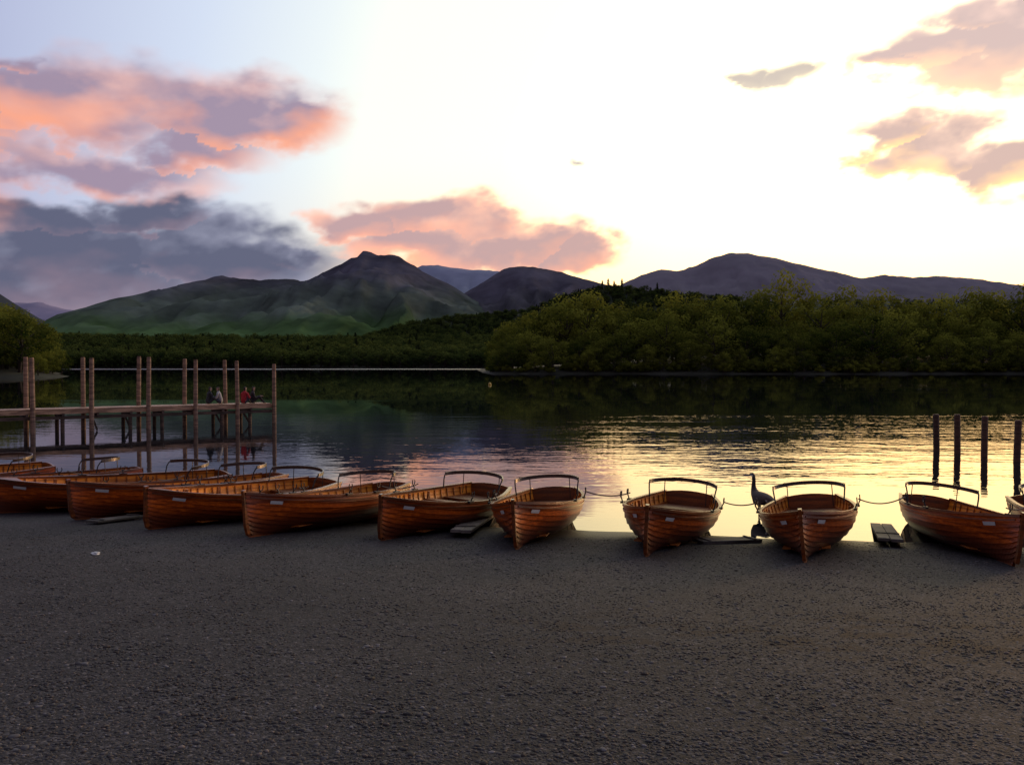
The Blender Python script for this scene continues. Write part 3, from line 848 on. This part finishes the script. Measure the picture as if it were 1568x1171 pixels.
hz=Mn('MULTIPLY',sstep(nt,dz,.02,.20,1,0),sstep(nt,ang_,.55,1.0,0,.7))
col=mixc(nt,hz,col,(.56,.35,.38))
col=mixc(nt,sstep(nt,dz,-.06,-.005,1,0),col,(.04,.045,.05))
sk=N(nt,'ShaderNodeTexSky'); sk.sky_type='NISHITA'; sk.sun_disc=False; sk.sun_elevation=math.radians(4); sk.sun_rotation=math.radians(36)
vm2=N(nt,'ShaderNodeVectorMath',operation='SCALE'); nt.links.new(sk.outputs[0],vm2.inputs[0]); vm2.inputs['Scale'].default_value=.006
ad=N(nt,'ShaderNodeVectorMath',operation='ADD'); nt.links.new(col,ad.inputs[0]); nt.links.new(vm2.outputs[0],ad.inputs[1])
nt.links.new(ad.outputs[0],bg.inputs['Color']); bg.inputs['Strength'].default_value=1.0

# ------------------------------------------------ clouds: far-away mesh, colour/density stored per vertex
def ss(a,b,x):
    t=(x-a)/(b-a); t=0 if t<0 else (1 if t>1 else t); return t*t*(3-2*t)
def az_el(px,py):
    r_=ray(px,py).normalized(); return math.atan2(r_.x,r_.y),math.asin(r_.z)
def G_(blobs,core,edge,low,kn=1.9,opac=.97,soft=.5,relk=3.0,bias=.1,lowk=.5):
    out=[]
    for px,py,rw,rh,wt in blobs:
        cu,cv=az_el(px,py); ru=abs(az_el(px+rw,py)[0]-az_el(px-rw,py)[0])/2; rv=abs(az_el(px,py+rh)[1]-az_el(px,py-rh)[1])/2
        out.append((cu,cv,ru,rv,wt))
    return (out,core,edge,low,kn,opac,soft,relk,bias,lowk)
groups=[
 G_([(20,405,320,85,1.15),(330,395,180,52,1.1),(60,335,150,32,1.0),(235,335,100,42,1.05),(420,388,80,30,1.0)],(.115,.125,.20),(.30,.31,.42),(.42,.27,.32),1.4,.98,.55,2.2,.28,.5),
 G_([(110,165,190,75,1.1),(330,180,150,55,1.1),(430,195,95,38,1.0),(130,255,200,42,1.1),(270,225,140,48,1.05),(-140,180,220,130,1.1),(20,100,90,26,.85)],(.36,.27,.37),(.86,.50,.45),(1.0,.40,.25),1.6,.95,.8,2.4,.25,1.1),
 G_([(550,345,80,28,1.05),(650,335,100,32,1.05),(730,345,80,38,1.05),(700,380,150,34,1.1),(800,375,95,32,1.05),(885,392,65,27,1.1)],(.54,.35,.37),(1.15,.60,.44),(1.35,.52,.30),1.3,.95,.5,3.2,.22,.55),
 G_([(1365,210,80,30,1.05),(1440,230,95,38,1.1),(1540,250,115,42,1.1)],(.60,.42,.42),(1.15,.76,.60),(1.7,1.0,.38),1.4,.95,.55,2.6,.22,.9),
 G_([(1370,98,100,28,1.05),(1450,75,90,38,1.1),(1560,60,130,85,1.15),(1520,20,110,40,1.0)],(.62,.46,.48),(1.15,.78,.68),(1.35,.78,.5),1.5,.95,.6,2.6,.22,.8),
 G_([(1165,122,45,24,1.0),(1215,110,42,24,1.0),(890,259,26,9,.75)],(.46,.41,.44),(.9,.8,.72),(1.0,.85,.65),1.6,.9,.7,3.0,.12,.3),
]
def cloud_at(u,v):
    x,y,z=math.sin(u)*math.cos(v),math.cos(u)*math.cos(v),math.sin(v)
    p=Vector((x*7,y*7,z*13))
    a0=0; C=[0,0,0]
    n1=None
    for blobs,core,edge,low,kn,opac,soft,relk,bias,lowk in groups:
        m0=-9
        for cu,cv,ru,rv,wt in blobs:
            if abs(u-cu)>ru*2+.08 or abs(v-cv)>rv*2+.06: continue
            m0=1;break
        if m0<0: continue
        if n1 is None:
            n1=noise.fractal(p,1.0,2.0,5)*.5; n2=noise.fractal(p*3.2+Vector((5,5,5)),.9,2.0,5)*.5
            n3=noise.fractal(p+Vector((.12,0,-.35)),1.0,2.0,3)*.5
            uw=u+.05*n2+.03*n1; vw=v-.035*n1+.02*n2
        m_=-9; bb=0
        for cu,cv,ru,rv,wt in blobs:
            a=(uw-cu)/ru; b2=(vw-cv)/rv; q=wt-math.sqrt(a*a+b2*b2)
            if q>m_: m_=q; bb=b2
        dn=m_+kn*(n1*.9+n2*.45)*.6+bias
        al=ss(-.05,soft,dn)*opac
        if al<=0: continue
        co_=ss(.05,.95,dn)
        lit=.85-co_*.95+relk*(n1-n3)*.6+n2*.9
        lit=min(1,max(0,lit)); lw=min(1,max(0,(-bb*.9+.05+n1*1.2))*lowk)
        for k in range(3):
            c_=core[k]+(edge[k]-core[k])*lit
            c_=c_+(low[k]-c_)*lw
            C[k]=(C[k]*a0*(1-al)+c_*al)/max(a0*(1-al)+al,1e-6)
        a0=a0*(1-al)+al
    return C,a0
D2=math.radians
us=axis([(D2(-60),D2(-32),D2(.5)),(D2(-32),D2(32),D2(.1)),(D2(32),D2(60),D2(.5))])
vs_=axis([(D2(-.5),D2(24.5),D2(.1)),(D2(24.5),D2(40),D2(.5))])
RR=22000.0
V_=[];CC=[];AA=[]
for v in vs_:
    for u in us:
        c,a=cloud_at(u,v); V_.append((RR*math.sin(u)*math.cos(v),RR*math.cos(u)*math.cos(v),RR*math.sin(v))); CC+= [c[0],c[1],c[2],1.0]; AA.append(a)
nu=len(us); F_=[]
for j in range(len(vs_)-1):
    for i in range(nu-1):
        q=(j*nu+i,j*nu+i+1,(j+1)*nu+i+1,(j+1)*nu+i)
        if max(AA[k] for k in q)>.002: F_.append(q)
m,nt,b=new_mat('cloud_vapour'); nt.nodes.remove(b); out=nt.nodes['Material Output']
at=N(nt,'ShaderNodeAttribute'); at.attribute_name='ccol'; at2=N(nt,'ShaderNodeAttribute'); at2.attribute_name='dens'
em=N(nt,'ShaderNodeEmission'); tr=N(nt,'ShaderNodeBsdfTransparent'); mx=N(nt,'ShaderNodeMixShader')
nt.links.new(at.outputs['Color'],em.inputs[0]); nt.links.new(at2.outputs['Fac'],mx.inputs[0]); nt.links.new(tr.outputs[0],mx.inputs[1]); nt.links.new(em.outputs[0],mx.inputs[2]); nt.links.new(mx.outputs[0],out.inputs[0])
m.cycles.emission_sampling='NONE'
o=mesh_obj('sky_clouds',V_,F_,[m],smooth=True)
me=o.data
a=me.attributes.new('ccol','FLOAT_COLOR','POINT'); a.data.foreach_set('color',CC)
a=me.attributes.new('dens','FLOAT','POINT'); a.data.foreach_set('value',AA)

sd=bpy.data.lights.new('sun','SUN'); sd.energy=1.0; sd.angle=math.radians(12); sd.color=(1,.52,.24)
so=bpy.data.objects.new('sun',sd); scene.collection.objects.link(so)
a=math.radians(46); el=math.radians(7)
dirv=Vector((math.sin(a)*math.cos(el),math.cos(a)*math.cos(el),math.sin(el)))
so.rotation_euler=dirv.to_track_quat('Z','Y').to_euler()

cam=bpy.data.cameras.new('camera'); cam.sensor_width=36; cam.lens=36*F/W0; cam.clip_end=40000; cam.clip_start=.05
cobj=bpy.data.objects.new('camera',cam); scene.collection.objects.link(cobj); cobj.location=(0,0,CAMH); cobj.rotation_euler=(math.pi/2-PITCH,0,0)
scene.camera=cobj
scene.view_settings.view_transform='Standard'; scene.view_settings.look='None'; scene.view_settings.exposure=0
